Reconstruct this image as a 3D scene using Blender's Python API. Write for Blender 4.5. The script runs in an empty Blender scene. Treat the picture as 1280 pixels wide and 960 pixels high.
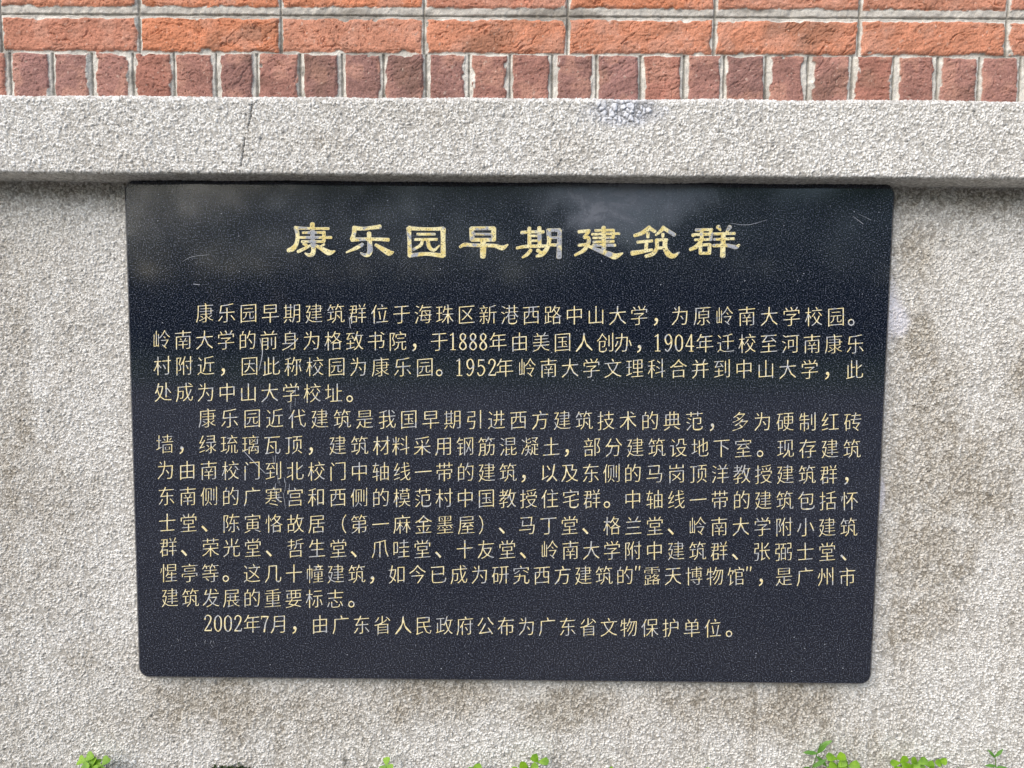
import bpy, bmesh, math, random
import numpy as np
from mathutils import Vector

random.seed(7)
rng = np.random.default_rng(11)
S = bpy.context.scene
COL = S.collection
R = math.radians

# ------------------------------------------------------------------ camera
F_PX = 961.0                       # focal length in pixels of the 1280 wide photograph
PITCH, ROLL, YAW = R(4.5), R(0.43), R(0.40)
CAM = Vector((0.0, -1.41, 0.852))
fw0 = Vector((-math.sin(YAW), math.cos(YAW), 0))
rt0 = Vector((math.cos(YAW), math.sin(YAW), 0))
FWD = (fw0 * math.cos(PITCH) + Vector((0, 0, -1)) * math.sin(PITCH)).normalized()
up0 = rt0.cross(FWD).normalized()
RT = (rt0 * math.cos(ROLL) + up0 * math.sin(ROLL)).normalized()
UP = RT.cross(FWD).normalized()
cam_d = bpy.data.cameras.new('camera')
cam = bpy.data.objects.new('camera', cam_d)
COL.objects.link(cam)
from mathutils import Matrix
m3 = Matrix((RT, UP, -FWD)).transposed()
cam.matrix_world = Matrix.Translation(CAM) @ m3.to_4x4()
cam_d.sensor_width = 36.0
cam_d.lens = 36.0 * F_PX / 1280.0
cam_d.clip_start = 0.02
cam_d.clip_end = 500
S.camera = cam

# ------------------------------------------------------------------ world, sun, exposure
SUN_EL, SUN_AZ = R(36), R(214)     # azimuth: where the sun stands, clockwise from +Y (north)
w = bpy.data.worlds.new("World")
S.world = w
w.use_nodes = True
nt = w.node_tree
nt.nodes.clear()
sky = nt.nodes.new('ShaderNodeTexSky')
sky.sky_type = 'NISHITA'
sky.sun_disc = False
sky.sun_elevation = SUN_EL
sky.sun_rotation = SUN_AZ
sky.air_density = 1.0
sky.dust_density = 1.2
sky.ozone_density = 1.0
bg = nt.nodes.new('ShaderNodeBackground')
bg.inputs['Strength'].default_value = 0.13
ow = nt.nodes.new('ShaderNodeOutputWorld')
nt.links.new(sky.outputs[0], bg.inputs[0])
nt.links.new(bg.outputs[0], ow.inputs[0])
sd = bpy.data.lights.new('sun', 'SUN')
sd.energy = 1.85
sd.angle = R(62)
sd.color = (1.0, 0.90, 0.76)
sun = bpy.data.objects.new('sun', sd)
COL.objects.link(sun)
sdir = Vector((math.sin(SUN_AZ) * math.cos(SUN_EL), math.cos(SUN_AZ) * math.cos(SUN_EL), math.sin(SUN_EL)))
sun.rotation_euler = (-sdir).to_track_quat('-Z', 'Y').to_euler()
sun.location = sdir * 20
S.view_settings.view_transform = 'Standard'
S.view_settings.look = 'None'
S.view_settings.gamma = 1
S.view_settings.use_curve_mapping = False
S.view_settings.exposure = 0.90

# ------------------------------------------------------------------ helpers
def ray(u, v):
    return FWD * F_PX + RT * (u - 640.0) - UP * (v - 480.0)

def on_plane(u, v, y):
    """world point of the upright plane Y = y that the photograph shows at (u, v)"""
    d = ray(u, v)
    return CAM + d * ((y - CAM.y) / d.y)

def tag(o, label=None, cat=None, group=None, kind=None):
    if label: o['label'] = label
    if cat: o['category'] = cat
    if group: o['group'] = group
    if kind: o['kind'] = kind
    return o

def empty(name, loc, label, cat, group=None):
    o = bpy.data.objects.new(name, None)
    o.empty_display_size = 0.1
    COL.objects.link(o)
    o.location = loc
    return tag(o, label, cat, group)

def link_mesh(name, me, mat, parent=None):
    o = bpy.data.objects.new(name, me)
    COL.objects.link(o)
    if mat: me.materials.append(mat)
    if parent is not None:
        o.parent = parent
        o.matrix_parent_inverse = Matrix.Translation(-Vector(parent.location))
    return o

def arr_mesh(name, co, quads, col=None, smooth=True):
    """mesh from numpy arrays: co (n,3), quads (m,4), col (n,3) base colours"""
    used = np.unique(quads)
    remap = np.full(len(co), -1, np.int64)
    remap[used] = np.arange(len(used))
    co = co[used]
    quads = remap[quads]
    me = bpy.data.meshes.new(name)
    me.vertices.add(len(co))
    me.vertices.foreach_set('co', co.astype(np.float32).ravel())
    n = len(quads)
    me.loops.add(n * 4)
    me.loops.foreach_set('vertex_index', quads.astype(np.int32).ravel())
    me.polygons.add(n)
    me.polygons.foreach_set('loop_start', np.arange(0, n * 4, 4, dtype=np.int32))
    me.polygons.foreach_set('use_smooth', np.full(n, smooth, dtype=bool))
    if col is not None:
        at = me.attributes.new('Col', 'FLOAT_COLOR', 'POINT')
        c4 = np.ones((len(co), 4), np.float32)
        c4[:, :3] = col[used]
        at.data.foreach_set('color', c4.ravel())
    me.update(calc_edges=True)
    return me

def grid_quads(n, m):
    """quads of an n x m vertex grid (row major)"""
    i = np.arange(n * m).reshape(n, m)
    return np.stack([i[:-1, :-1], i[:-1, 1:], i[1:, 1:], i[1:, :-1]], -1).reshape(-1, 4)

_perm = rng.random((6, 256, 256)).astype(np.float32)
def vnoise(x, y, seed=0):
    t = _perm[seed % 6]
    x = x + seed * 17.31
    y = y + seed * 9.77
    xi = np.floor(x).astype(np.int64); yi = np.floor(y).astype(np.int64)
    fx = x - xi; fy = y - yi
    fx = fx * fx * (3 - 2 * fx); fy = fy * fy * (3 - 2 * fy)
    a = t[yi & 255, xi & 255]; b = t[yi & 255, (xi + 1) & 255]
    c = t[(yi + 1) & 255, xi & 255]; d = t[(yi + 1) & 255, (xi + 1) & 255]
    return (a + (b - a) * fx) * (1 - fy) + (c + (d - c) * fx) * fy

def fbm(x, y, oct=4, seed=0, gain=0.5):
    s = 0.0; a = 1.0; tot = 0.0
    for k in range(oct):
        s = s + a * vnoise(x * 2 ** k, y * 2 ** k, seed + k)
        tot += a; a *= gain
    return s / tot

_wx = rng.random((512, 512)).astype(np.float32)
_wy = rng.random((512, 512)).astype(np.float32)
_wi = rng.random((512, 512)).astype(np.float32)
def worley(x, y):
    xi = np.floor(x).astype(np.int64); yi = np.floor(y).astype(np.int64)
    f1 = np.full(x.shape, 9.0, np.float32); f2 = f1.copy(); cid = np.zeros(x.shape, np.float32)
    for dx in (-1, 0, 1):
        for dy in (-1, 0, 1):
            cx = (xi + dx) & 511; cy = (yi + dy) & 511
            px = xi + dx + _wx[cy, cx]; py = yi + dy + _wy[cy, cx]
            d = np.sqrt((px - x) ** 2 + (py - y) ** 2).astype(np.float32)
            near = d < f1
            f2 = np.where(near, f1, np.minimum(f2, d))
            cid = np.where(near, _wi[cy, cx], cid)
            f1 = np.where(near, d, f1)
    return f1, f2, cid

def sstep(a, b, x):
    t = np.clip((x - a) / (b - a), 0, 1)
    return t * t * (3 - 2 * t)

def span(lo, hi, step, outlo, outhi, outstep):
    """coordinates fine between lo and hi, coarse beyond"""
    a = np.arange(lo - outstep, outlo, -outstep)[::-1]
    b = np.arange(lo, hi, step)
    c = np.arange(b[-1] + outstep, outhi, outstep)
    return np.concatenate([a, b, c])

# ------------------------------------------------------------------ materials
def new_mat(name):
    m = bpy.data.materials.new(name)
    m.use_nodes = True
    return m, m.node_tree, m.node_tree.nodes['Principled BSDF']

def attr_mat(name, rough, bump=0.0, scale=900.0, spec=0.3, var=0.0):
    m, t, p = new_mat(name)
    a = t.nodes.new('ShaderNodeAttribute'); a.attribute_name = 'Col'
    p.inputs['Roughness'].default_value = rough
    p.inputs['Specular IOR Level'].default_value = spec
    tc = t.nodes.new('ShaderNodeTexCoord')
    nz = t.nodes.new('ShaderNodeTexNoise')
    nz.inputs['Scale'].default_value = scale
    nz.inputs['Detail'].default_value = 2
    t.links.new(tc.outputs['Object'], nz.inputs['Vector'])
    if var:
        mr = t.nodes.new('ShaderNodeMapRange')
        mr.inputs['From Min'].default_value = 0.3; mr.inputs['From Max'].default_value = 0.7
        mr.inputs['To Min'].default_value = 1 - var; mr.inputs['To Max'].default_value = 1 + var
        t.links.new(nz.outputs['Fac'], mr.inputs['Value'])
        mx = t.nodes.new('ShaderNodeVectorMath'); mx.operation = 'SCALE'
        t.links.new(a.outputs['Color'], mx.inputs[0])
        t.links.new(mr.outputs[0], mx.inputs['Scale'])
        t.links.new(mx.outputs[0], p.inputs['Base Color'])
    else:
        t.links.new(a.outputs['Color'], p.inputs['Base Color'])
    if bump:
        b = t.nodes.new('ShaderNodeBump')
        b.inputs['Strength'].default_value = 1.0
        b.inputs['Distance'].default_value = bump
        t.links.new(nz.outputs['Fac'], b.inputs['Height'])
        t.links.new(b.outputs[0], p.inputs['Normal'])
    return m

M_STONE = attr_mat('washed_stone', 0.85, 0.0006, 700, 0.25, 0.22)
M_BRICK = attr_mat('fired_brick', 0.9, 0.0006, 520, 0.2, 0.25)
M_MORTAR = attr_mat('lime_mortar', 0.95, 0.0005, 600, 0.15, 0.18)

# planes of the wall, in metres towards the viewer
Y_WALL, Y_BRICK, Y_LEDGE, Y_PLAQUE = 0.0, -0.062, -0.080, -0.028
GROUND_Z = 0.0
Z_LEDGE_TOP = 0.5 * (on_plane(10, 118.5, Y_LEDGE).z + on_plane(1270, 126.5, Y_LEDGE).z)
Z_LEDGE_BOT = 0.5 * (on_plane(5, 216.5, Y_LEDGE).z + on_plane(1270, 223.5, Y_LEDGE).z)

# ------------------------------------------------------------------ the rendered plinth wall
def blob(X, Z, u, v, ru, rv, y=0.0, soft=0.9, warp=0.35):
    """irregular patch centred where the photograph shows it, sizes in metres"""
    c = on_plane(u, v, y)
    dx = (X - c.x) / ru; dz = (Z - c.z) / rv
    d = np.sqrt(dx * dx + dz * dz) + (fbm(X * 16, Z * 16, 5, 2, 0.62) - 0.5) * 2 * warp
    return 1 - sstep(1 - soft, 1.0, d)

CELL = 0.0043
def grains(X, Z, cell=CELL, seed=0):
    wx = (vnoise(X / cell * 0.9, Z / cell * 0.9, 1 + seed) - 0.5) * 0.9
    wz = (vnoise(X / cell * 0.9 + 40, Z / cell * 0.9, 2 + seed) - 0.5) * 0.9
    f1, f2, cid = worley(X / cell + wx + seed * 71, Z / cell + wz + seed * 37)
    g1, g2, gid = worley(X / cell * 1.75 + wz * 0.9 + 13, Z / cell * 1.75 + wx * 0.9 + 57)
    small = sstep(0.04, 0.32, g2 - g1) * (0.4 + 0.6 * gid)
    edge = f2 - f1
    dome = np.sqrt(np.clip(1 - f1 * f1 * 0.9, 0, 1))
    chip = sstep(0.03, 0.30, edge)
    h = chip * (0.35 + 0.65 * cid) * (0.55 + 0.45 * dome) * (0.78 + 0.36 * fbm(X * 45, Z * 45, 3, 0)) + 0.35 * (vnoise(X * 420, Z * 420, 5) - 0.5)
    big = sstep(0.20, 0.40, cid)     # some stones have dropped out: small ones show
    h = h * (0.25 + 0.75 * big) + small * 0.42 * (1 - 0.75 * chip * big)
    chip = np.maximum(chip * big, small * 0.75)
    cid = np.where(chip * big > 0.3, cid, gid)
    return h, chip, cid

def stone_colour(chip, cid, X, Z, base, dirt, pale, cell_id2):
    chip_c = np.array(base)[None, :] * (0.80 + 0.36 * cid)[:, None]
    # some chips are dark or rusty
    chip_c *= np.where(cid > 0.985, 0.4, 1.0)[:, None]
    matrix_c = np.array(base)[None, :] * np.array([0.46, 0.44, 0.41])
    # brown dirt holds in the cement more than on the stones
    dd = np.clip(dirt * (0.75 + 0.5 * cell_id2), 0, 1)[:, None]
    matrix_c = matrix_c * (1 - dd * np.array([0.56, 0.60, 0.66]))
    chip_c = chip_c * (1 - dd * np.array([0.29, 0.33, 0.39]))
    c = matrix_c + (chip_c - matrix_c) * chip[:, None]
    c = c + (np.array([0.70, 0.70, 0.77])[None, :] - c) * pale[:, None] * 0.75
    return c

def build_plinth():
    xs = span(-1.02, 1.02, 0.00118, -2.6, 2.6, 0.004)
    zs = np.concatenate([np.arange(-0.06, 0.0, 0.004), np.arange(0.0, Z_LEDGE_BOT + 0.004, 0.00118)])
    X, Z = np.meshgrid(xs, zs)
    sh = X.shape
    X = X.ravel(); Z = Z.ravel()
    h, chip, cid = grains(X, Z)
    _, _, id2 = worley(X / 0.007 + 311, Z / 0.007 + 97)
    und = (fbm(X * 14, Z * 14, 3, 4) - 0.5) * 0.004
    Y = Y_WALL - h * 0.0035 - und
    # where the plaque covers the wall the render is left rough but flat
    dirt = np.zeros_like(X)
    fine = 0.55 + 0.9 * (fbm(X * 60, Z * 60, 3, 1) - 0.5) * 2
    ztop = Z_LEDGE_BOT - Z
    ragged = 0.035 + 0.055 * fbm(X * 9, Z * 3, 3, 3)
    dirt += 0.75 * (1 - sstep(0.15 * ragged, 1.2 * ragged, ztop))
    spots = [(250, 880, .17, .07, .85), (560, 868, .22, .06, .8), (700, 885, .15, .055, .95), (880, 880, .16, .05, .55),
             (985, 890, .09, .06, .95), (400, 890, .14, .055, .5), (160, 905, .1, .05, .35),
             (75, 640, .10, .16, .45), (50, 720, .14, .10, .35), (30, 330, .10, .16, .30), (95, 420, .08, .12, .30),
             (130, 825, .10, .06, .45), (20, 560, .05, .12, .4),
             (1150, 440, .055, .10, .85), (1160, 520, .09, .12, .95), (1200, 600, .14, .13, .85), (1150, 680, .13, .11, .9),
             (1165, 770, .10, .08, .6), (1270, 470, .06, .10, .55), (1130, 620, .06, .2, .7), (1250, 560, .1, .1, .5),
             (1145, 310, .05, .09, .5)]
    for u, v, ru, rv, a in spots:
        dirt = np.maximum(dirt, a * blob(X, Z, u, v, ru * 1.35, rv * 1.35, 0, 1.0, 0.42))
    # streaks running down
    dirt += 0.42 * sstep(0.46, 0.75, fbm(X * 30, Z * 3.5, 4, 5)) * (0.35 + 0.65 * sstep(0.35, 0.65, fbm(X * 3, Z * 3, 3, 1)))
    dirt += 0.20 * sstep(0.42, 0.70, fbm(X * 6, Z * 5, 4, 3))
    dirt = np.clip(dirt * (0.62 + 0.75 * np.clip(fine, 0, 1)), 0, 1)
    pale = 0.95 * blob(X, Z, 1117, 390, .032, .074, 0, 0.6, 0.6)
    pale = np.maximum(pale, 0.8 * blob(X, Z, 1098, 620, .012, .045, 0, 0.4, 0.35))
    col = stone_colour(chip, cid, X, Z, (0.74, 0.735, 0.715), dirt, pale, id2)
    # algae at the foot of the wall
    foot = (1 - sstep(-0.002, 0.006, Z + 0.009 - 0.005 * X - 0.016 * (fbm(X * 55, Z * 55, 4, 2) - 0.42))) * sstep(0.30, 0.55, fbm(X * 7 + 3, Z * 7, 3, 0))
    foot = np.maximum(foot, 0.8 * blob(X, Z, 432, 950, .010, .020, 0, 0.95, 0.6))
    col = col + (np.array([0.035, 0.037, 0.028])[None, :] - col) * foot[:, None] * 0.9
    me = arr_mesh('rendered_plinth', np.stack([X, Y, Z], -1), grid_quads(*sh), col)
    o = link_mesh('rendered_plinth', me, M_STONE)
    tag(o, 'pale roughcast wall of small stone chips with brown stains, behind the plaque', 'wall')

build_plinth()

# ------------------------------------------------------------------ the stone ledge
def build_ledge():
    r = 0.006
    zt, zb = Z_LEDGE_TOP, Z_LEDGE_BOT
    prof = []
    step = 0.0012
    for y in np.arange(0.012, Y_LEDGE + r, -step * 1.5): prof.append((y, zb, 0, -1))
    for k in range(7):
        a = R(90) * k / 6
        prof.append((Y_LEDGE + r - r * math.sin(a), zb + r - r * math.cos(a), -math.sin(a), -math.cos(a)))
    for z in np.arange(zb + r + step, zt - r, step): prof.append((Y_LEDGE, z, -1, 0))
    for k in range(7):
        a = R(90) * k / 6
        prof.append((Y_LEDGE + r - r * math.cos(a), zt - r + r * math.sin(a), -math.cos(a), math.sin(a)))
    for y in np.arange(Y_LEDGE + r + step, -0.03, step * 2): prof.append((y, zt, 0, 1))
    prof = np.array(prof)
    s = np.concatenate([[0], np.cumsum(np.hypot(np.diff(prof[:, 0]), np.diff(prof[:, 1])))])
    s0 = s[np.argmin(np.abs(prof[:, 1] - (zb + 0.01)) + 10 * (prof[:, 0] > Y_LEDGE + 1e-4))]
    xs = span(-1.0, 1.0, 0.0012, -2.6, 2.6, 0.004)
    X, Si = np.meshgrid(xs, np.arange(len(prof)))
    sh = X.shape
    X = X.ravel(); Si = Si.ravel()
    Pp = prof[Si]
    V = s[Si] - s0 + zb + 0.01           # unrolled height, equals z on the front face
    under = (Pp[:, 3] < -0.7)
    h, chip, cid = grains(X, V, CELL * 1.04, 1)
    h2, chip2, cid2 = grains(X, V, CELL * 2.0, 2)
    bare = 0.85 * blob(X, V, 790, 140, .085, .036, Y_LEDGE, 0.7, 0.6)
    bare[V < zb] = 0
    h = h * (1 - bare) + h2 * bare * 1.9 - 0.9 * bare
    chip = chip * (1 - bare) + chip2 * bare
    cid = cid * (1 - bare) + cid2 * bare
    _, _, id2 = worley(X / 0.009 + 31, V / 0.009 + 197)
    amp = np.where(under, 0.0012, 0.0034)
    und = (fbm(X * 12, V * 12, 3, 3) - 0.5) * 0.004
    amp = amp * (0.45 + 0.55 * sstep(0.0, 0.010, np.minimum(np.abs(V - zb), np.abs(V - zt))))   # the arrises are trowelled
    disp = h * amp + und
    # hairline crack
    c1 = on_plane(318, 120, Y_LEDGE); c2 = on_plane(300, 216, Y_LEDGE)
    tt = (V - c2.z) / (c1.z - c2.z)
    cx = c2.x + (c1.x - c2.x) * tt + (fbm(V * 45, V * 0 + 3, 4, 1) - 0.5) * 0.012
    wid = 0.0004 + 0.0016 * vnoise(V * 60, V * 0, 2)
    crack = (1 - sstep(wid * 0.5, wid * 1.3, np.abs(X - cx))) * (V > zb - 0.01) * sstep(0.30, 0.48, fbm(V * 70, V * 0 + 9, 2, 3))
    disp = disp - crack * 0.005
    co = np.stack([X, Pp[:, 0] + Pp[:, 2] * disp, Pp[:, 1] + Pp[:, 3] * disp], -1)
    dirt = 0.14 * sstep(0.4, 0.7, fbm(X * 5, V * 5, 4, 2))
    for u, v, ru, rv, a in [(400, 180, .07, .04, .5), (490, 140, .06, .03, .3), (545, 145, .05, .03, .35), (700, 190, .1, .04, .3), (310, 165, .02, .07, .35), (860, 210, .06, .03, .3), (160, 200, .1, .03, .25)]:
        dirt = np.maximum(dirt, a * blob(X, V, u, v, ru, rv, Y_LEDGE, 0.95, 0.5) * (0.5 + 0.9 * fbm(X * 60, V * 60, 2, 1)))
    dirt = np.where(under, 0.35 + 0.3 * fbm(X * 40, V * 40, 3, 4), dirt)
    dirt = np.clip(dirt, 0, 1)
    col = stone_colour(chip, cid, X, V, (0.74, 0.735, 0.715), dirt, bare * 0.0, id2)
    bl = np.array([0.60, 0.62, 0.68])[None, :] * (0.22 + 0.85 * chip2)[:, None]
    col = col + (bl - col) * bare[:, None] * 0.95
    col *= (1 - 0.6 * crack)[:, None]
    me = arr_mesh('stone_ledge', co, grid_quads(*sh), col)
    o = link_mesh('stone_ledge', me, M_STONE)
    tag(o, 'long projecting ledge of pale stone chips with a hairline crack, under the bricks', 'ledge')

build_ledge()

# ------------------------------------------------------------------ the brick wall above
def build_bricks():
    yb = Y_BRICK
    wx = lambda u, v: on_plane(u, v, yb).x
    # vertical joints where the photograph has them, continued at the same spacing
    ST = [wx(u, 44) for u in (3.5, 176, 352.5, 530.5, 709, 892, 1072, 1256)]
    SO = [wx(u, 95) for u in (15, 68, 117, 168, 219, 271.5, 322.5, 376, 428.5, 480, 533, 586.5, 637.5,
                              690, 745, 800, 854, 904, 956, 1008.5, 1063.5, 1115, 1170, 1221.5, 1273)]
    def extend(L):
        L = list(L); p = (L[-1] - L[0]) / (len(L) - 1)
        while L[0] > -2.7: L.insert(0, L[0] - p)
        while L[-1] < 2.7: L.append(L[-1] + p)
        return np.array(L)
    ST = extend(ST); SO = extend(SO)
    zl = Z_LEDGE_TOP
    za = 0.5 * (on_plane(20, 66, yb).z + on_plane(1250, 73, yb).z)       # soldier top
    zb = 0.5 * (on_plane(20, 23, yb).z + on_plane(1250, 29, yb).z)       # top of first stretchers
    zc = 0.5 * (on_plane(20, 10.5, yb).z + on_plane(1250, 16.5, yb).z)   # bottom of second stretchers
    pitch = zc - za
    z_fine = on_plane(640, -25, yb).z
    xs = span(-0.98, 0.98, 0.00105, -2.6, 2.6, 0.0045)
    zs = np.concatenate([np.arange(zl - 0.006, z_fine, 0.00105), np.arange(z_fine + .003, zl + 0.72, 0.004)])
    X, Z = np.meshgrid(xs, zs)
    sh = X.shape
    X = X.ravel(); Z = Z.ravel()
    course = np.where(Z < za, -1, np.floor((Z - za) / pitch)).astype(int)
    sold = course < 0
    # distances to the brick rectangle
    iS = np.clip(np.searchsorted(SO, X) - 1, 0, len(SO) - 2)
    iT = np.clip(np.searchsorted(ST, X) - 1, 0, len(ST) - 2)
    jwS = 0.0054 + 0.0022 * np.sin(iS * 2.3); jwT = 0.0032
    left = np.where(sold, X - SO[iS] - jwS, X - ST[iT] - jwT)
    right = np.where(sold, SO[iS + 1] - jwS - X, ST[iT + 1] - jwT - X)
    bid = np.where(sold, iS + 1000, iT + 60 * (course + 1))
    hb = zb - za
    zloc = np.where(sold, Z - zl, Z - za - course * pitch)
    bot = np.where(sold, zloc + 0.02, zloc - 0.0014)
    top = np.where(sold, za - 0.0012 - Z, hb - zloc)
    rid = np.array([random.random() for _ in range(4000)])
    rb = rid[bid]
    ragv = (fbm(X * 160, Z * 60, 3, 0) - 0.5) * 0.0075
    ragh = (fbm(X * 60, Z * 160, 3, 3) - 0.5) * 0.0065
    d = np.minimum(np.minimum(left, right) + ragv, np.minimum(bot, top) + ragh)
    # rounded corners
    q = np.minimum(left, right); p = np.minimum(bot, top)
    d = np.minimum(d, 0.75 * (q + p) + ragv * 0.8)
    d = d - 0.0075 * sstep(0.62, 0.85, fbm(X * 42 + 5, Z * 42, 3, 1)) * (1 - sstep(0.0, 0.012, d))
    mask = sstep(-0.0004, 0.0022, d)
    # brick face: creased, hand-made surface
    ang = (rb - 0.5) * 1.0
    xr = X * np.cos(ang) + Z * np.sin(ang); zr = -X * np.sin(ang) + Z * np.cos(ang)
    xr = xr + rb * 13; zr = zr + rb * 29
    wrp = (fbm(xr * 30, zr * 30, 3, 1) - 0.5) * 1.6
    n1 = fbm(xr * 24 + wrp, zr * 85 + wrp * 2.4, 3, 2)
    crease = np.abs(n1 - 0.5) * 2
    crease = sstep(0.0, 0.06, crease)
    patch = sstep(0.46, 0.60, fbm(xr * 18 + 9, zr * 26, 2, 5))
    crease = 1 - (1 - crease) * patch
    gr = fbm(X * 330, Z * 330, 2, 4) - 0.5
    fine = fbm(xr * 90, zr * 240, 3, 4) - 0.5
    lump = fbm(xr * 40, zr * 55, 3, 0) - 0.5
    pit = sstep(0.80, 0.90, vnoise(X * 260, Z * 260, 3))
    face = 0.0085 + lump * 0.0032 + crease * 0.0032 - 0.0032 + gr * 0.0016 - pit * 0.0016 + fine * 0.0024 + (rb - 0.5) * 0.002
    face = np.where(sold, face + 0.0010 + (1 - crease) * 0.0013, face)
    face = face - 0.0022 * (1 - sstep(0, 0.006, d))
    # mortar with a tooled groove
    gx = np.where(sold, np.minimum(X - SO[iS], SO[iS + 1] - X), np.minimum(X - ST[iT], ST[iT + 1] - X))
    jitter = (fbm(X * 40, Z * 40, 2, 2) - 0.5) * 0.002
    groove = 1 - sstep(0.0012, 0.0024, gx + jitter)
    hz = (~sold) & (zloc > hb)
    gz = np.abs(zloc - (hb + (pitch - hb) * 0.35))
    groove = np.maximum(groove, np.where(hz, 1 - sstep(0.0010, 0.0022, gz + jitter), 0))
    mort = 0.0042 + (fbm(X * 120, Z * 120, 3, 1) - 0.5) * 0.0045 - groove * 0.0030
    smear = sstep(0.60, 0.74, fbm(X * 70, Z * 34, 3, 4)) * (1 - sstep(0.001, 0.0065, d)) * np.where(hz | (np.minimum(left, right) < 0.008), 1, 0.4)
    Y = yb - np.where(mask > 0, mort + (face - mort) * mask + smear * 0.0012, mort)
    # colours
    pal_t = np.array([[.51, .22, .135], [.48, .22, .145], [.54, .215, .12], [.45, .20, .135], [.52, .27, .18]])
    pal_s = np.array([[.31, .155, .125], [.28, .15, .128], [.35, .16, .12], [.30, .16, .14], [.265, .145, .125], [.33, .17, .14]])
    ci = (rid[(bid * 7 + 3) % 4000] * 997).astype(int)
    bc = np.where(sold[:, None], pal_s[ci % len(pal_s)], pal_t[ci % len(pal_t)])
    mott = fbm(xr * 26, zr * 40, 4, 3)
    bc = bc * (0.72 + 0.56 * mott)[:, None]
    pk = sstep(0.5, 0.72, fbm(xr * 34 + 5, zr * 34, 3, 1))[:, None]
    bc = bc + (np.array([.50, .27, .20]) - bc) * pk * 0.5
    dk = sstep(0.60, 0.78, fbm(xr * 16 + 31, zr * 20, 3, 0))[:, None] * np.where(rb > 0.55, 1, 0.25)[:, None]
    bc = bc + (np.array([.13, .085, .06]) - bc) * dk * 0.4
    lm = sstep(0.74, 0.84, fbm(X * 240 + 7, Z * 240, 3, 2))[:, None]
    bc = bc + (np.array([.62, .50, .42]) - bc) * lm * 0.45
    mc = np.where(hz[:, None], np.array([.50, .475, .43]), np.array([.60, .58, .53])) * (0.72 + 0.5 * fbm(X * 50, Z * 50, 3, 5))[:, None]
    mc = mc + (np.array([.17, .16, .14]) - mc) * (groove * 0.75)[:, None]
    grime = (sstep(0.55, 0.72, fbm(X * 8, Z * 22, 3, 4)) * 0.6)[:, None]
    mc = mc + (np.array([.17, .15, .125]) - mc) * grime
    cm = np.clip(mask - smear * 0.9, 0, 1)
    cm = sstep(0.25, 0.75, cm)
    col = mc + (bc - mc) * cm[:, None]
    co = np.stack([X, Y, Z], -1)
    Q = grid_quads(*sh)
    fm = mask[Q].mean(1)
    fs = sold[Q[:, 0]]
    root = empty('brick_wall', (0, yb, zl), 'red brick wall with pale mortar joints standing on the stone ledge', 'brick wall')
    isb = fm > 0.5
    o = link_mesh('mortar', arr_mesh('mortar', co, Q[~isb], col), M_MORTAR, root)
    o = link_mesh('soldier_course', arr_mesh('soldier_course', co, Q[isb & fs], col), M_BRICK, root)
    o['label'] = 'row of narrow upright purplish brown bricks'
    o = link_mesh('stretcher_courses', arr_mesh('stretcher_courses', co, Q[isb & ~fs], col), M_BRICK, root)
    o['label'] = 'orange red bricks laid lengthwise in stacked rows'

build_bricks()

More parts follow.
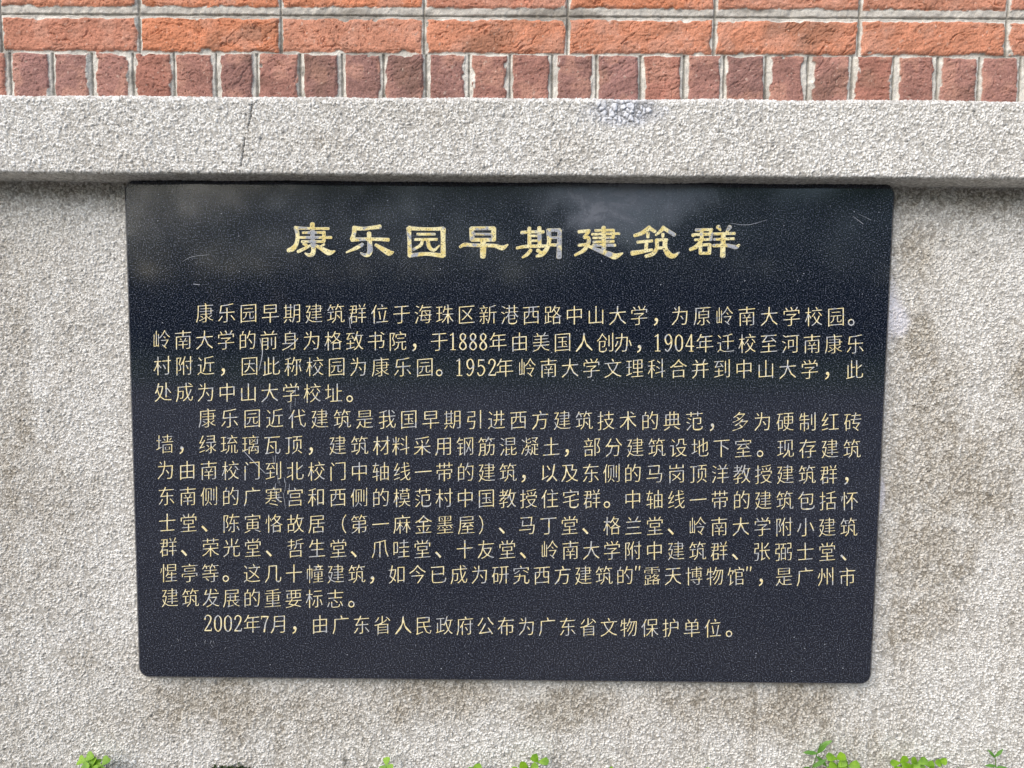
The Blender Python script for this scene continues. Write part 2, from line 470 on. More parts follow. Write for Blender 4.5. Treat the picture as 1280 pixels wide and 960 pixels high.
# ------------------------------------------------------------------ the black granite plaque
def granite_mat():
    m, t, p = new_mat('black_granite')
    N = t.nodes; L = t.links
    tc = N.new('ShaderNodeTexCoord')
    n1 = N.new('ShaderNodeTexNoise'); n1.inputs['Scale'].default_value = 430; n1.inputs['Detail'].default_value = 2.5; n1.inputs['Roughness'].default_value = 0.7
    L.new(tc.outputs['Object'], n1.inputs['Vector'])
    r1 = N.new('ShaderNodeValToRGB')
    r1.color_ramp.elements[0].position = 0.36; r1.color_ramp.elements[0].color = (0.0015, 0.003, 0.007, 1)
    r1.color_ramp.elements[1].position = 0.74; r1.color_ramp.elements[1].color = (0.19, 0.21, 0.25, 1)
    e = r1.color_ramp.elements.new(0.55); e.color = (0.0075, 0.0108, 0.023, 1)
    L.new(n1.outputs['Fac'], r1.inputs[0])
    # sky reflection painted as a whitish patch near the top; fainter pale patches elsewhere
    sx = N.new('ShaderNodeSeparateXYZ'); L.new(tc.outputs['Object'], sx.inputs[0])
    def pale_patch(u, v, ru, rv, nscale, lo, hi):
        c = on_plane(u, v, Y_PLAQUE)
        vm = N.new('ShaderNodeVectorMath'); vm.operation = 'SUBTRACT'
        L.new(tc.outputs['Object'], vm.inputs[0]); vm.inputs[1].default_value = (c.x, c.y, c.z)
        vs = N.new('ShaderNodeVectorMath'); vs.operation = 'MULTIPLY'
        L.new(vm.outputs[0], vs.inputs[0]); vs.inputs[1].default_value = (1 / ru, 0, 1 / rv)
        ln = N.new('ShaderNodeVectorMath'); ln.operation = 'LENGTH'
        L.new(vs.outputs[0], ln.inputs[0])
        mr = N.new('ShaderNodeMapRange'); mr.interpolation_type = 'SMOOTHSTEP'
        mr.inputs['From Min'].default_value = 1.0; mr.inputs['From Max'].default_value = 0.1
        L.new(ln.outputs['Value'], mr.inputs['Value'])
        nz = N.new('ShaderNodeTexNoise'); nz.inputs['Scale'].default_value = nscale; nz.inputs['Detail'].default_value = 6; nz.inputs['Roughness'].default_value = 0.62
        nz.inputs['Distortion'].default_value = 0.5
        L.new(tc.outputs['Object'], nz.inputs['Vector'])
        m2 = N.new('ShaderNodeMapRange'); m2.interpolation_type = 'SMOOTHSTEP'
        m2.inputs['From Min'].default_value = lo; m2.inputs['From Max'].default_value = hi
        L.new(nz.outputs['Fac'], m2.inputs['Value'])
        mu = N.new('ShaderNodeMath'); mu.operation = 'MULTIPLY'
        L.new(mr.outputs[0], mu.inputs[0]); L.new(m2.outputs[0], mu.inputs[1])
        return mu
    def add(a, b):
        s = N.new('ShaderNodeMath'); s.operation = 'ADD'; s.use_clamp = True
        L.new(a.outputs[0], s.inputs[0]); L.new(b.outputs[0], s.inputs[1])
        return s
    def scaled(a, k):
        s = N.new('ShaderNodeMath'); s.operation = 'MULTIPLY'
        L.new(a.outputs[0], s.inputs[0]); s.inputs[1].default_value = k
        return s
    f = scaled(pale_patch(765, 255, .17, .075, 14, .28, .76), 1.15)
    f = add(f, scaled(pale_patch(800, 240, .30, .05, 9, .30, .80), 0.8))
    f = add(f, scaled(pale_patch(215, 260, .11, .08, 30, .5, .8), 0.35))
    f = add(f, scaled(pale_patch(640, 300, .95, .16, 5, .52, .85), 0.18))
    f = add(f, scaled(pale_patch(365, 520, .06, .25, 40, .55, .8), 0.22))
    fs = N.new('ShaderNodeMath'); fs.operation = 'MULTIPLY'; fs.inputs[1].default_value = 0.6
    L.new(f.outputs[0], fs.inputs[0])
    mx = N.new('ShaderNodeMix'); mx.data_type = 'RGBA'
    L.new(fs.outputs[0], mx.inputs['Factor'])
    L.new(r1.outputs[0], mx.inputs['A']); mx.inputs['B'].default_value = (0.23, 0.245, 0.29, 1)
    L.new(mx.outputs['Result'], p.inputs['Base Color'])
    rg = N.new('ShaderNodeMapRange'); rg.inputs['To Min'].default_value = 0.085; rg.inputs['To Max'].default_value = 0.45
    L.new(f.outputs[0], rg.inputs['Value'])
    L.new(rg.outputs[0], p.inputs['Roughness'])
    p.inputs['Specular IOR Level'].default_value = 0.75
    return m

def gold_mat(name, pale, gold, grey, greyness, scale):
    m, t, p = new_mat(name)
    N = t.nodes; L = t.links
    tc = N.new('ShaderNodeTexCoord')
    nA = N.new('ShaderNodeTexNoise'); nA.inputs['Scale'].default_value = scale; nA.inputs['Detail'].default_value = 3
    nB = N.new('ShaderNodeTexNoise'); nB.inputs['Scale'].default_value = 480; nB.inputs['Detail'].default_value = 2
    nC = N.new('ShaderNodeTexNoise'); nC.inputs['Scale'].default_value = scale * 2.3; nC.inputs['Detail'].default_value = 4
    for n in (nA, nB, nC): L.new(tc.outputs['Object'], n.inputs['Vector'])
    def ramp(src, a, b):
        r = N.new('ShaderNodeMapRange'); r.interpolation_type = 'SMOOTHSTEP'
        r.inputs['From Min'].default_value = a; r.inputs['From Max'].default_value = b
        L.new(src.outputs['Fac'], r.inputs['Value']); return r
    def mix(fac, a, b):
        x = N.new('ShaderNodeMix'); x.data_type = 'RGBA'
        L.new(fac.outputs[0], x.inputs['Factor'])
        for s, k in ((a, 'A'), (b, 'B')):
            if isinstance(s, tuple): x.inputs[k].default_value = (*s, 1)
            else: L.new(s.outputs['Result'], x.inputs[k])
        return x
    c = mix(ramp(nC, .38, .62), gold, pale)
    c = mix(ramp(nA, .60 - greyness, .66 - greyness), c, grey)
    c = mix(ramp(nB, .56, .64), c, (0.05, 0.05, 0.055)) if scale < 60 else c
    L.new(c.outputs['Result'], p.inputs['Base Color'])
    p.inputs['Roughness'].default_value = 0.6
    p.inputs['Specular IOR Level'].default_value = 0.3
    return m

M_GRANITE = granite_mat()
M_TITLE = gold_mat('worn_gold_paint', (0.78, 0.71, 0.40), (0.66, 0.54, 0.20), (0.34, 0.36, 0.40), 0.06, 34)
M_TEXT = gold_mat('pale_gold_paint', (0.80, 0.73, 0.50), (0.72, 0.59, 0.28), (0.46, 0.47, 0.48), 0.06, 90)
m_, t_, p_ = new_mat('cut_edge')
p_.inputs['Base Color'].default_value = (0.62, 0.58, 0.44, 1); p_.inputs['Roughness'].default_value = 0.6
M_EDGE = m_
m_, t_, p_ = new_mat('scratched_granite')
p_.inputs['Base Color'].default_value = (0.34, 0.36, 0.40, 1); p_.inputs['Roughness'].default_value = 0.6
M_SCRATCH = m_

def build_plaque():
    TL = on_plane(154, 224.5, Y_PLAQUE); TR = on_plane(1120.5, 229, Y_PLAQUE)
    BR = on_plane(1090, 857, Y_PLAQUE); BL = on_plane(172.5, 848, Y_PLAQUE)
    ztop = min(TL.z, TR.z, Z_LEDGE_BOT - 0.003)
    root = empty('stone_plaque', ((TL.x + TR.x) / 2, 0, (TL.z + BL.z) / 2),
                 'black polished granite plaque with gold Chinese lettering fixed to the roughcast wall', 'plaque')
    # rounded slab with a small arris
    rad, bev = 0.021, 0.0042
    corners = [TL, TR, BR, BL]
    def outline(inset):
        pts = []
        n = 4
        for i in range(n):
            a = corners[i - 1]; b = corners[i]; c = corners[(i + 1) % n]
            e1 = Vector((a.x - b.x, 0, a.z - b.z)).normalized(); e2 = Vector((c.x - b.x, 0, c.z - b.z)).normalized()
            o = Vector((b.x, 0, b.z)) + (e1 + e2) * rad
            for k in range(9):
                t = R(90) * k / 8
                q = o - e2 * (rad - inset) * math.cos(t) - e1 * (rad - inset) * math.sin(t)
                pts.append(q)
        return pts
    bm = bmesh.new()
    rings = []
    for ins, y in ((0, 0.004), (0, Y_PLAQUE + bev), (bev * .9, Y_PLAQUE + bev * .08), (bev, Y_PLAQUE)):
        rings.append([bm.verts.new((q.x, y, q.z)) for q in outline(ins)])
    k = len(rings[0])
    for r0, r1 in zip(rings[:-1], rings[1:]):
        for i in range(k):
            bm.faces.new((r0[i], r0[(i + 1) % k], r1[(i + 1) % k], r1[i]))
    bm.faces.new(rings[-1])
    bmesh.ops.recalc_face_normals(bm, faces=bm.faces)
    me = bpy.data.meshes.new('slab'); bm.to_mesh(me); bm.free()
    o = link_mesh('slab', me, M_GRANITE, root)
    return root

PLAQUE = build_plaque()

# ---- lettering: ribbons for the clerical-script title and the serif numerals
def smooth_path(pts, per=6):
    P = [np.array(p, float) for p in pts]
    if len(P) == 2: return [P[0] + (P[1] - P[0]) * k / per for k in range(per + 1)]
    out = []
    for i in range(len(P) - 1):
        p0 = P[i - 1] if i else 2 * P[0] - P[1]
        p3 = P[i + 2] if i + 2 < len(P) else 2 * P[-1] - P[-2]
        p1, p2 = P[i], P[i + 1]
        for k in range(per):
            t = k / per
            q = 0.5 * ((2 * p1) + (-p0 + p2) * t + (2 * p0 - 5 * p1 + 4 * p2 - p3) * t * t + (-p0 + 3 * p1 - 3 * p2 + p3) * t ** 3)
            q[2] = p1[2] + (p2[2] - p1[2]) * t
            out.append(q)
    out.append(P[-1])
    return out

def ribbon(pts, closed=False):
    """outline polygon (list of 2D points) of a brush stroke with round ends"""
    S_ = smooth_path(pts)
    c = np.array([[p[0], p[1]] for p in S_]); wd = np.array([max(p[2], 2) * 0.5 for p in S_])
    d = np.gradient(c, axis=0); d /= np.linalg.norm(d, axis=1)[:, None] + 1e-9
    n = np.stack([-d[:, 1], d[:, 0]], -1)
    Lf = c + n * wd[:, None]; Rt = c - n * wd[:, None]
    out = []
    return c, wd, d, n, Lf, Rt

def ribbon_faces(bm, pts, to_world, off):
    c, wd, d, n, Lf, Rt = ribbon(pts)
    a = [bm.verts.new(to_world(p[0], p[1], off)) for p in Lf]
    b = [bm.verts.new(to_world(p[0], p[1], off)) for p in Rt]
    for i in range(len(a) - 1):
        try: bm.faces.new((a[i], a[i + 1], b[i + 1], b[i]))
        except ValueError: pass
    for end, sgn in ((0, -1), (len(a) - 1, 1)):
        cap = [a[end]]
        for k in range(1, 6):
            t = R(180) * k / 6
            q = c[end] + n[end] * wd[end] * math.cos(t) + d[end] * sgn * wd[end] * math.sin(t) * 0.7
            cap.append(bm.verts.new(to_world(q[0], q[1], off)))
        cap.append(b[end])
        bm.faces.new(cap)

TITLE = [
 (355, [[(303,42,48),(303,130,42),(308,220,42),(316,320,46),(300,366,46),(262,374,32),(225,355,12)],
        [(118,85,38),(200,89,26),(330,92,24),(475,92,26)],
        [(130,82,40),(146,170,38),(132,255,40),(95,305,52),(45,325,40)],
        [(200,136,22),(430,134,24)], [(425,128,34),(427,225,34)], [(150,187,24),(505,187,26)], [(190,230,22),(430,231,24)],
        [(205,254,20),(240,268,28)], [(290,267,24),(225,302,30),(150,338,32)], [(430,262,22),(385,282,12)],
        [(325,265,22),(400,305,40),(480,348,58),(542,332,14)]]),
 (355, [[(745,86,46),(850,93,34),(960,80,36),(1025,72,44)], [(752,80,44),(746,150,42),(725,205,42)],
        [(725,210,44),(850,205,32),(1000,206,32),(1115,212,36)],
        [(907,140,44),(912,210,44),(918,320,54),(900,368,46),(860,375,30),(818,350,12)],
        [(838,262,36),(770,300,36),(665,346,14)], [(978,264,26),(1050,310,46),(1122,350,62),(1165,342,18)]]),
 (500, [[(95,88,48),(100,200,38),(107,382,46)], [(460,97,54),(460,200,44),(462,378,52)], [(95,85,42),(200,95,34),(350,97,32),(460,93,40)],
        [(107,380,40),(280,362,34),(460,382,44)], [(185,152,26),(372,152,24)], [(162,209,26),(395,207,26)],
        [(240,215,30),(222,268,32),(145,315,24)], [(297,215,36),(312,288,38),(362,322,30),(422,272,12)]]),
 (500, [[(765,92,50),(770,210,46)], [(1000,92,48),(1000,213,46)], [(760,90,36),(1005,88,36)], [(785,152,22),(985,152,22)],
        [(768,212,36),(1003,212,36)], [(640,288,24),(690,265,38),(800,270,34),(1000,275,36),(1090,298,50),(1150,264,14)],
        [(887,215,54),(887,320,60),(885,392,54)]]),
 (640, [[(103,136,34),(180,128,26),(338,127,30)], [(185,85,36),(187,290,38)], [(292,82,40),(295,285,40)], [(200,170,22),(290,170,22)],
        [(200,222,22),(290,222,22)], [(52,300,26),(150,283,32),(380,278,30)], [(202,322,34),(160,370,34),(112,400,18)],
        [(272,322,36),(320,360,34)], [(390,108,46),(396,230,40),(370,310,42),(320,366,44),(262,388,24)], [(385,110,34),(512,108,34)],
        [(508,112,40),(505,300,46),(502,398,52)], [(400,190,24),(500,190,24)], [(400,265,28),(500,268,28)]]),
 (640, [[(712,126,32),(825,116,34)], [(820,120,34),(770,186,30)], [(770,188,28),(815,192,34),(815,245,38),(770,320,38),(672,376,22)],
        [(712,270,28),(790,262,28)], [(790,265,24),(900,315,34),(1040,368,58),(1100,388,62),(1180,355,14)],
        [(977,78,42),(980,310,44)], [(888,112,24),(1085,108,24)], [(1080,108,32),(1080,188,32)], [(853,153,24),(1145,145,24)],
        [(867,192,22),(1080,190,22)], [(868,235,22),(1085,228,24)], [(862,270,26),(1100,270,28)]]),
 (780, [[(275,82,46),(190,140,40),(112,168,32)], [(270,87,36),(332,125,32)], [(255,140,32),(255,185,28)], [(425,82,46),(385,125,32),(338,162,16)],
        [(430,92,36),(540,160,36)], [(415,150,30),(415,180,26)], [(145,237,28),(300,223,28)], [(240,228,36),(235,322,34)],
        [(88,355,50),(180,340,38),(300,318,26)], [(350,212,36),(350,300,36),(310,360,38),(232,388,32)], [(345,214,28),(460,212,28)],
        [(440,212,46),(440,300,46),(478,366,60),(530,385,46),(588,346,12)], [(362,300,28),(408,298,28)]]),
 (780, [[(768,108,30),(940,102,26)], [(732,164,34),(800,155,28),(1180,143,26)], [(757,212,24),(925,208,26)], [(925,102,34),(925,213,30)],
        [(830,108,34),(825,215,38),(770,285,40),(707,316,32)], [(815,268,34),(815,358,32)], [(915,262,34),(910,358,34)],
        [(815,268,28),(915,262,28)], [(815,355,28),(910,355,28)], [(1003,72,44),(1030,110,16)], [(1130,72,40),(1095,130,22)],
        [(962,208,24),(1172,200,26)], [(953,275,30),(1100,272,32),(1190,290,42),(1230,265,18)], [(1060,145,44),(1053,388,52)]]),
]
def build_title():
    title = bpy.data.objects.new('title_lettering', None)
    COL.objects.link(title); title.parent = PLAQUE
    title.location = (0, 0, 0)
    title['label'] = 'large worn gold heading of eight clerical-script characters'
    for u0, strokes in TITLE:
        bm = bmesh.new()
        for k, st in enumerate(strokes):
            def tw(a, b, off):
                return on_plane(u0 + a / 8.533, 275 + b / 8.533, Y_PLAQUE - off)
            ribbon_faces(bm, st, tw, 0.0010 + 0.00005 * k)
            nf = len(bm.faces)
            ribbon_faces(bm, [(p[0], p[1], p[2] + 6) for p in st], tw, 0.0003 + 0.00005 * k)   # the bright cut edge round the gilding
            bm.faces.ensure_lookup_table()
            for f in list(bm.faces)[nf:]: f.material_index = 1
        me = bpy.data.meshes.new('title_character')
        base = Vector(PLAQUE.location)
        bm.to_mesh(me); bm.free()
        o = bpy.data.objects.new('title_character', me); COL.objects.link(o)
        me.materials.append(M_TITLE); me.materials.append(M_EDGE)
        o.parent = title
        o.matrix_parent_inverse = Matrix.Translation(-base)

build_title()

DIG = {   # narrow serif numerals: x 0..0.5, y 0..0.8, third value is the pen width
 '0': [[(.25,.80,.05),(.11,.66,.085),(.08,.40,.095),(.11,.14,.085),(.25,0,.05),(.39,.14,.085),(.42,.40,.095),(.39,.66,.085),(.25,.80,.05)]],
 '1': [[(.26,.80,.09),(.26,.01,.09)], [(.12,.70,.05),(.25,.77,.06)], [(.13,.0,.045),(.39,.0,.045)]],
 '2': [[(.09,.60,.10),(.13,.74,.06),(.26,.80,.06),(.39,.70,.09),(.38,.53,.09),(.24,.27,.07),(.09,.05,.06)], [(.08,.035,.075),(.42,.035,.075)], [(.42,.04,.05),(.44,.16,.04)]],
 '4': [[(.34,.80,.09),(.34,0,.09)], [(.32,.77,.06),(.06,.25,.05)], [(.06,.24,.065),(.46,.24,.065)], [(.24,0,.04),(.44,0,.04)]],
 '5': [[(.14,.76,.075),(.40,.76,.075)], [(.13,.77,.06),(.11,.44,.05)], [(.11,.44,.05),(.25,.50,.06),(.40,.38,.09),(.41,.20,.09),(.28,.02,.06),(.14,.03,.06),(.08,.14,.08)]],
 '7': [[(.07,.76,.08),(.43,.76,.075)], [(.08,.76,.05),(.07,.63,.04)], [(.42,.74,.06),(.29,.42,.08),(.22,0,.10)]],
 '8': [[(.25,.80,.055),(.13,.70,.085),(.14,.53,.085),(.25,.43,.075),(.38,.28,.09),(.40,.12,.09),(.25,0,.055),(.10,.12,.09),(.12,.28,.09),(.25,.43,.06),(.36,.56,.08),(.37,.70,.08),(.25,.80,.055)]],
 '9': [[(.41,.58,.08),(.36,.73,.08),(.25,.80,.055),(.12,.70,.09),(.10,.54,.09),(.16,.38,.08),(.26,.33,.055),(.37,.42,.07),(.42,.58,.09),(.40,.28,.09),(.30,.07,.07),(.19,0,.06),(.10,.08,.08)]],
 '"': [[(.17,.86,.09),(.14,.66,.04)], [(.36,.86,.09),(.33,.66,.04)]],
}

_glyphs = {}
THIN_X, THIN_Y = 0.011, 0.018
def glyph(ch):
    """outline of one character, its strokes pared down a little (level strokes more than upright ones)"""
    if ch not in _glyphs:
        cu = bpy.data.curves.new('glyph', 'FONT')
        cu.body = ch; cu.size = 1; cu.resolution_u = 2
        o = bpy.data.objects.new('glyph', cu); COL.objects.link(o)
        dg = bpy.context.evaluated_depsgraph_get()
        me = bpy.data.meshes.new_from_object(o.evaluated_get(dg))
        bpy.data.objects.remove(o); bpy.data.curves.remove(cu)
        bm = bmesh.new(); bm.from_mesh(me); bpy.data.meshes.remove(me)
        bmesh.ops.remove_doubles(bm, verts=bm.verts, dist=1e-5)
        bm.verts.ensure_lookup_table()
        nrm = [Vector((0, 0)) for _ in bm.verts]; cnt = [[] for _ in bm.verts]
        for e in bm.edges:
            if len(e.link_faces) != 1: continue
            a, b = e.verts
            d = (b.co - a.co).to_2d()
            if d.length < 1e-7: continue
            n = Vector((-d.y, d.x)).normalized()
            c = e.link_faces[0].calc_center_median().to_2d()
            if n.dot(c - a.co.to_2d()) < 0: n = -n           # inwards
            for v in (a, b): cnt[v.index].append(n)
        vs = []
        for v in bm.verts:
            x, y = v.co.x, v.co.y
            if len(cnt[v.index]) == 2 and ch not in '，。、':
                n1, n2 = cnt[v.index]
                k = 1 / max(0.45, 1 + n1.dot(n2))
                m = (n1 + n2) * k
                x += max(-1.6, min(1.6, m.x)) * THIN_X; y += max(-1.6, min(1.6, m.y)) * THIN_Y
            vs.append((x, y))
        fs = [tuple(q.index for q in f.verts) for f in bm.faces]
        bm.free()
        _glyphs[ch] = (vs, fs)
    return _glyphs[ch]

# each line: text, v of first and last character centre, (index, u) anchors of character centres
LINES = [
 ("康乐园早期建筑群位于海珠区新港西路中山大学，为原岭南大学校园。", 391, 396, [(0,256),(7,447),(9,502),(20,799),(21,826),(22,850),(29,1045),(30,1071)]),
 ("岭南大学的前身为格致书院，于1888年由美国人创办，1904年迁校至河南康乐", 424.5, 430, [(0,202),(11,497),(12,524),(13,549),(14,566),(17,604),(18,622.5),(23,757),(24,779),(25,805),(26,822),(29,862),(30,881),(31,907),(37,1069)]),
 ("村附近，因此称校园为康乐园。1952年岭南大学文理科合并到中山大学，此", 457, 462, [(0,203),(9,448),(12,531),(13,556),(14,574),(17,615),(18,631),(19,659),(23,766),(32,1012),(34,1068)]),
 ("处成为中山大学校址。", 490, 491.5, [(0,204),(8,417),(9,444)]),
 ("康乐园近代建筑是我国早期引进西方建筑技术的典范，多为硬制红砖", 522.5, 527.5, [(0,259),(8,484),(9,511),(18,757.5),(21,840),(22,868),(23,896),(24,925),(29,1066)]),
 ("墙，绿琉璃瓦顶，建筑材料采用钢筋混凝土，部分建筑设地下室。现存建筑", 555, 561, [(0,206),(6,367),(10,477),(11,501),(18,689),(20,740),(27,929),(28,957),(29,982),(32,1065)]),
 ("为由南校门到北校门中轴线一带的建筑，以及东侧的马岗顶洋教授建筑群，", 587.5, 593.5, [(0,207),(5,342),(10,476),(16,635),(18,686),(22,791),(25,873),(31,1036),(32,1064)]),
 ("东南侧的广寒宫和西侧的模范村中国教授住宅群。中轴线一带的建筑包括怀", 620, 626, [(0,208),(5,342),(10,476),(20,740),(22,791),(27,927),(32,1062)]),
 ("士堂、陈寅恪故居（第一麻金墨屋）、马丁堂、格兰堂、岭南大学附小建筑", 653.5, 659, [(0,209),(3,289),(7,396),(9,449),(14,583),(15,609),(17,659),(21,765),(25,872),(32,1061)]),
 ("群、荣光堂、哲生堂、爪哇堂、十友堂、岭南大学附中建筑群、张弼士堂、", 684, 690, [(0,210.5),(4,316),(8,423),(10,475),(16,634),(18,687),(22,791),(26,899),(28,952),(31,1034),(32,1061)]),
 ("惺亭等。这几十幢建筑，如今已成为研究西方建筑的\"露天博物馆\"，是广州市", 716, 721, [(0,211),(4,315),(9,446),(11,496),(22,781),(23,797),(24,815),(28,920),(29,936),(30,957),(31,980),(34,1059)]),
 ("建筑发展的重要标志。", 747, 748.5, [(0,212.5),(4,315),(8,419),(9,446)]),
 ("2002年7月，由广东省人民政府公布为广东省文物保护单位。", 779, 785.5, [(0,260),(3,297.5),(4,315),(5,331),(6,349),(7,374),(8,400),(12,504),(22,761),(23,786),(27,891),(28,918)]),
]
def build_text():
    base = Vector(PLAQUE.location)
    for txt, v0, v1, anch in LINES:
        ai = [a[0] for a in anch]; au = [a[1] for a in anch]
        ua, ub = au[0], au[-1]
        bm = bmesh.new()
        pu = on_plane(ua, v0, Y_PLAQUE); pv = on_plane(ub, v1, Y_PLAQUE)
        pitch_px = 27.0 - 1.0 * (v0 - 391) / 394
        ew = 24.2 / 27.0 * pitch_px; eh = 26.4 / 27.0 * pitch_px
        for i, ch in enumerate(txt):
            u = float(np.interp(i, ai, au)); v = v0 + (v1 - v0) * (u - ua) / (ub - ua)
            if ch in DIG:
                def tw(a, b, off):
                    return on_plane(u + (a - 0.25) * ew * 1.02, v - (b - 0.40) * eh * 0.98, Y_PLAQUE - off)
                for k, st in enumerate(DIG[ch]):
                    # widths are in em, so no minimum applies
                    sc = 1000.0
                    st2 = [(p[0] * sc, p[1] * sc, p[2] * sc * 0.78) for p in st]
                    ribbon_faces(bm, st2, lambda a, b, off: tw(a / sc, b / sc, off), 0.0004 + 0.00005 * k)
                continue
            vs, fs = glyph(ch)
            punct = ch in '，。、'
            nv = []
            for x, y in vs:
                dx = (x - 0.5); dy = (y - 0.38)
                if not punct and ch not in '（）':
                    dy += 0.07 * dx                                     # the lettering climbs to the right
                    dx *= 0.98
                elif punct:
                    dx = (dx + 0.27) * 1.15 - 0.27 + 0.02; dy = (dy + 0.33) * 1.1 - 0.31
                nv.append(bm.verts.new(on_plane(u + dx * ew, v - dy * eh, Y_PLAQUE - 0.0004)))
            for f in fs:
                try: bm.faces.new([nv[q] for q in f])
                except ValueError: pass
        me = bpy.data.meshes.new('text_line'); bm.to_mesh(me); bm.free()
        link_mesh('text_line', me, M_TEXT, PLAQUE)

build_text()

def build_scratches():
    bm = bmesh.new()
    def s(pts, w, off=0.00022):
        ribbon_faces(bm, [(p[0] * 100, p[1] * 100, w * 100 * (p[2] if len(p) > 2 else 1)) for p in pts],
                     lambda a, b, o_: on_plane(a / 100, b / 100, Y_PLAQUE - o_), off)
    s([(912,279,.4),(935,281,1),(958,275,.3)], .5); s([(303,562,.6),(318,578,1),(332,592,.5)], 1.0)
    s([(1066,270,.4),(1079,280,1)], .6); s([(1072,267,.3),(1089,275,.8)], .4)
    s([(228,327,.3),(240,321,1),(262,318,.3)], .4); s([(325,423,.5),(328,440,1),(324,462,.4)], 1.2)
    s([(242,355,.6),(250,356,.3)], 1.4); s([(436,396,.4),(438,410,1)], .8)
    r = random.Random(3)
    for k in range(16):
        u = 348 + r.gauss(0, 7); v = 600 + r.gauss(0, 14); s([(u, v, .5), (u + r.uniform(-2, 2), v + r.uniform(4, 13), .3)], r.uniform(.5, 1.1), 0.00016 + k * 1e-6)
    for k in range(6):
        u = 365 + r.gauss(0, 2); v = 505 + r.gauss(0, 14); s([(u, v, .5), (u + r.uniform(-1, 1), v + r.uniform(6, 16), .3)], r.uniform(.5, .9), 0.00014 + k * 1e-6)
    for k in range(10):
        u = 265 + r.gauss(0, 55); v = 802 + r.gauss(0, 4); s([(u, v, .5), (u + r.uniform(-2, 3), v + r.uniform(1, 5), .3)], r.uniform(.5, 1.0), 0.00018 + k * 1e-6)
    for k in range(95):   # chips and specks
        u = r.uniform(165, 1100); v = r.choice([r.uniform(235, 370), r.uniform(235, 845), r.uniform(790, 845)])
        s([(u, v, 1), (u + r.uniform(-.8, .8), v + r.uniform(-.8, .8), .6)], r.uniform(.5, 1.3), 0.00019 + k * 1e-7)
    me = bpy.data.meshes.new('scratches'); bm.to_mesh(me); bm.free()
    o = link_mesh('scratches', me, M_SCRATCH, PLAQUE)
    o['kind'] = 'stuff'

build_scratches()

# ------------------------------------------------------------------ ground
def noise_mat(name, a, b, scale, rough=0.95, bump=0.01):
    m, t, p = new_mat(name)
    tc = t.nodes.new('ShaderNodeTexCoord')
    n = t.nodes.new('ShaderNodeTexNoise'); n.inputs['Scale'].default_value = scale; n.inputs['Detail'].default_value = 6
    t.links.new(tc.outputs['Object'], n.inputs['Vector'])
    r = t.nodes.new('ShaderNodeValToRGB')
    r.color_ramp.elements[0].position = .35; r.color_ramp.elements[0].color = (*a, 1)
    r.color_ramp.elements[1].position = .65; r.color_ramp.elements[1].color = (*b, 1)
    t.links.new(n.outputs['Fac'], r.inputs[0]); t.links.new(r.outputs[0], p.inputs['Base Color'])
    p.inputs['Roughness'].default_value = rough
    if bump:
        bn = t.nodes.new('ShaderNodeBump'); bn.inputs['Distance'].default_value = bump
        t.links.new(n.outputs['Fac'], bn.inputs['Height']); t.links.new(bn.outputs[0], p.inputs['Normal'])
    return m

def sheet(name, x0, x1, y0, y1, z, mat, label):
    me = bpy.data.meshes.new(name)
    me.from_pydata([(x0, y0, z), (x1, y0, z), (x1, y1, z), (x0, y1, z)], [], [(0, 1, 2, 3)])
    o = link_mesh(name, me, mat)
    tag(o, label, name.split('_')[0], kind='structure')
    return o
sheet('ground', -300, 300, -300, 0.02, -0.050, noise_mat('grass_ground', (.06, .11, .02), (.13, .20, .045), 1.2), 'green lawn far in front of the wall')
sheet('pavement', -40, 40, -9.5, -0.45, -0.034, noise_mat('grey_paving', (.13, .125, .125), (.30, .285, .28), 0.9), 'grey paving in front of the flower bed')

def soil():
    xs = np.arange(-2.6, 2.6, 0.012); ys = np.arange(-0.46, 0.012, 0.012)
    X, Yy = np.meshgrid(xs, ys); sh = X.shape; X = X.ravel(); Yy = Yy.ravel()
    Zz = -0.019 + 0.005 * np.clip(X, -1, 1) + 0.016 * (fbm(X * 25, Yy * 25, 4, 3) - 0.5) + 0.010 * (fbm(X * 5, Yy * 5, 2, 1) - .5)
    c = np.array([.045, .036, .026])[None, :] * (0.6 + 0.8 * fbm(X * 60, Yy * 60, 3, 2))[:, None]
    g = sstep(.45, .62, fbm(X * 9, Yy * 9, 3, 5))[:, None]
    c = c + (np.array([.035, .06, .014]) - c) * g * .7
    o = link_mesh('soil', arr_mesh('soil', np.stack([X, Yy, Zz], -1), grid_quads(*sh), c), attr_mat('damp_soil', .95, .002, 200, .2, .3))
    tag(o, 'strip of dark damp soil along the foot of the wall', 'soil', kind='structure')
soil()

# ------------------------------------------------------------------ plants
def leaf_mat(name, a, b):
    m, t, p = new_mat(name)
    tc = t.nodes.new('ShaderNodeTexCoord')
    n = t.nodes.new('ShaderNodeTexNoise'); n.inputs['Scale'].default_value = 55; n.inputs['Detail'].default_value = 3
    t.links.new(tc.outputs['Object'], n.inputs['Vector'])
    r = t.nodes.new('ShaderNodeValToRGB')
    r.color_ramp.elements[0].position = .35; r.color_ramp.elements[0].color = (*a, 1)
    r.color_ramp.elements[1].position = .68; r.color_ramp.elements[1].color = (*b, 1)
    t.links.new(n.outputs['Fac'], r.inputs[0]); t.links.new(r.outputs[0], p.inputs['Base Color'])
    p.inputs['Roughness'].default_value = .5
    tr = t.nodes.new('ShaderNodeBsdfTranslucent'); t.links.new(r.outputs[0], tr.inputs[0])
    mx = t.nodes.new('ShaderNodeMixShader'); mx.inputs[0].default_value = .3
    out = t.nodes['Material Output']
    t.links.new(p.outputs[0], mx.inputs[1]); t.links.new(tr.outputs[0], mx.inputs[2]); t.links.new(mx.outputs[0], out.inputs[0])
    return m
M_LEAF = leaf_mat('bright_leaf', (.12, .28, .014), (.29, .52, .03))
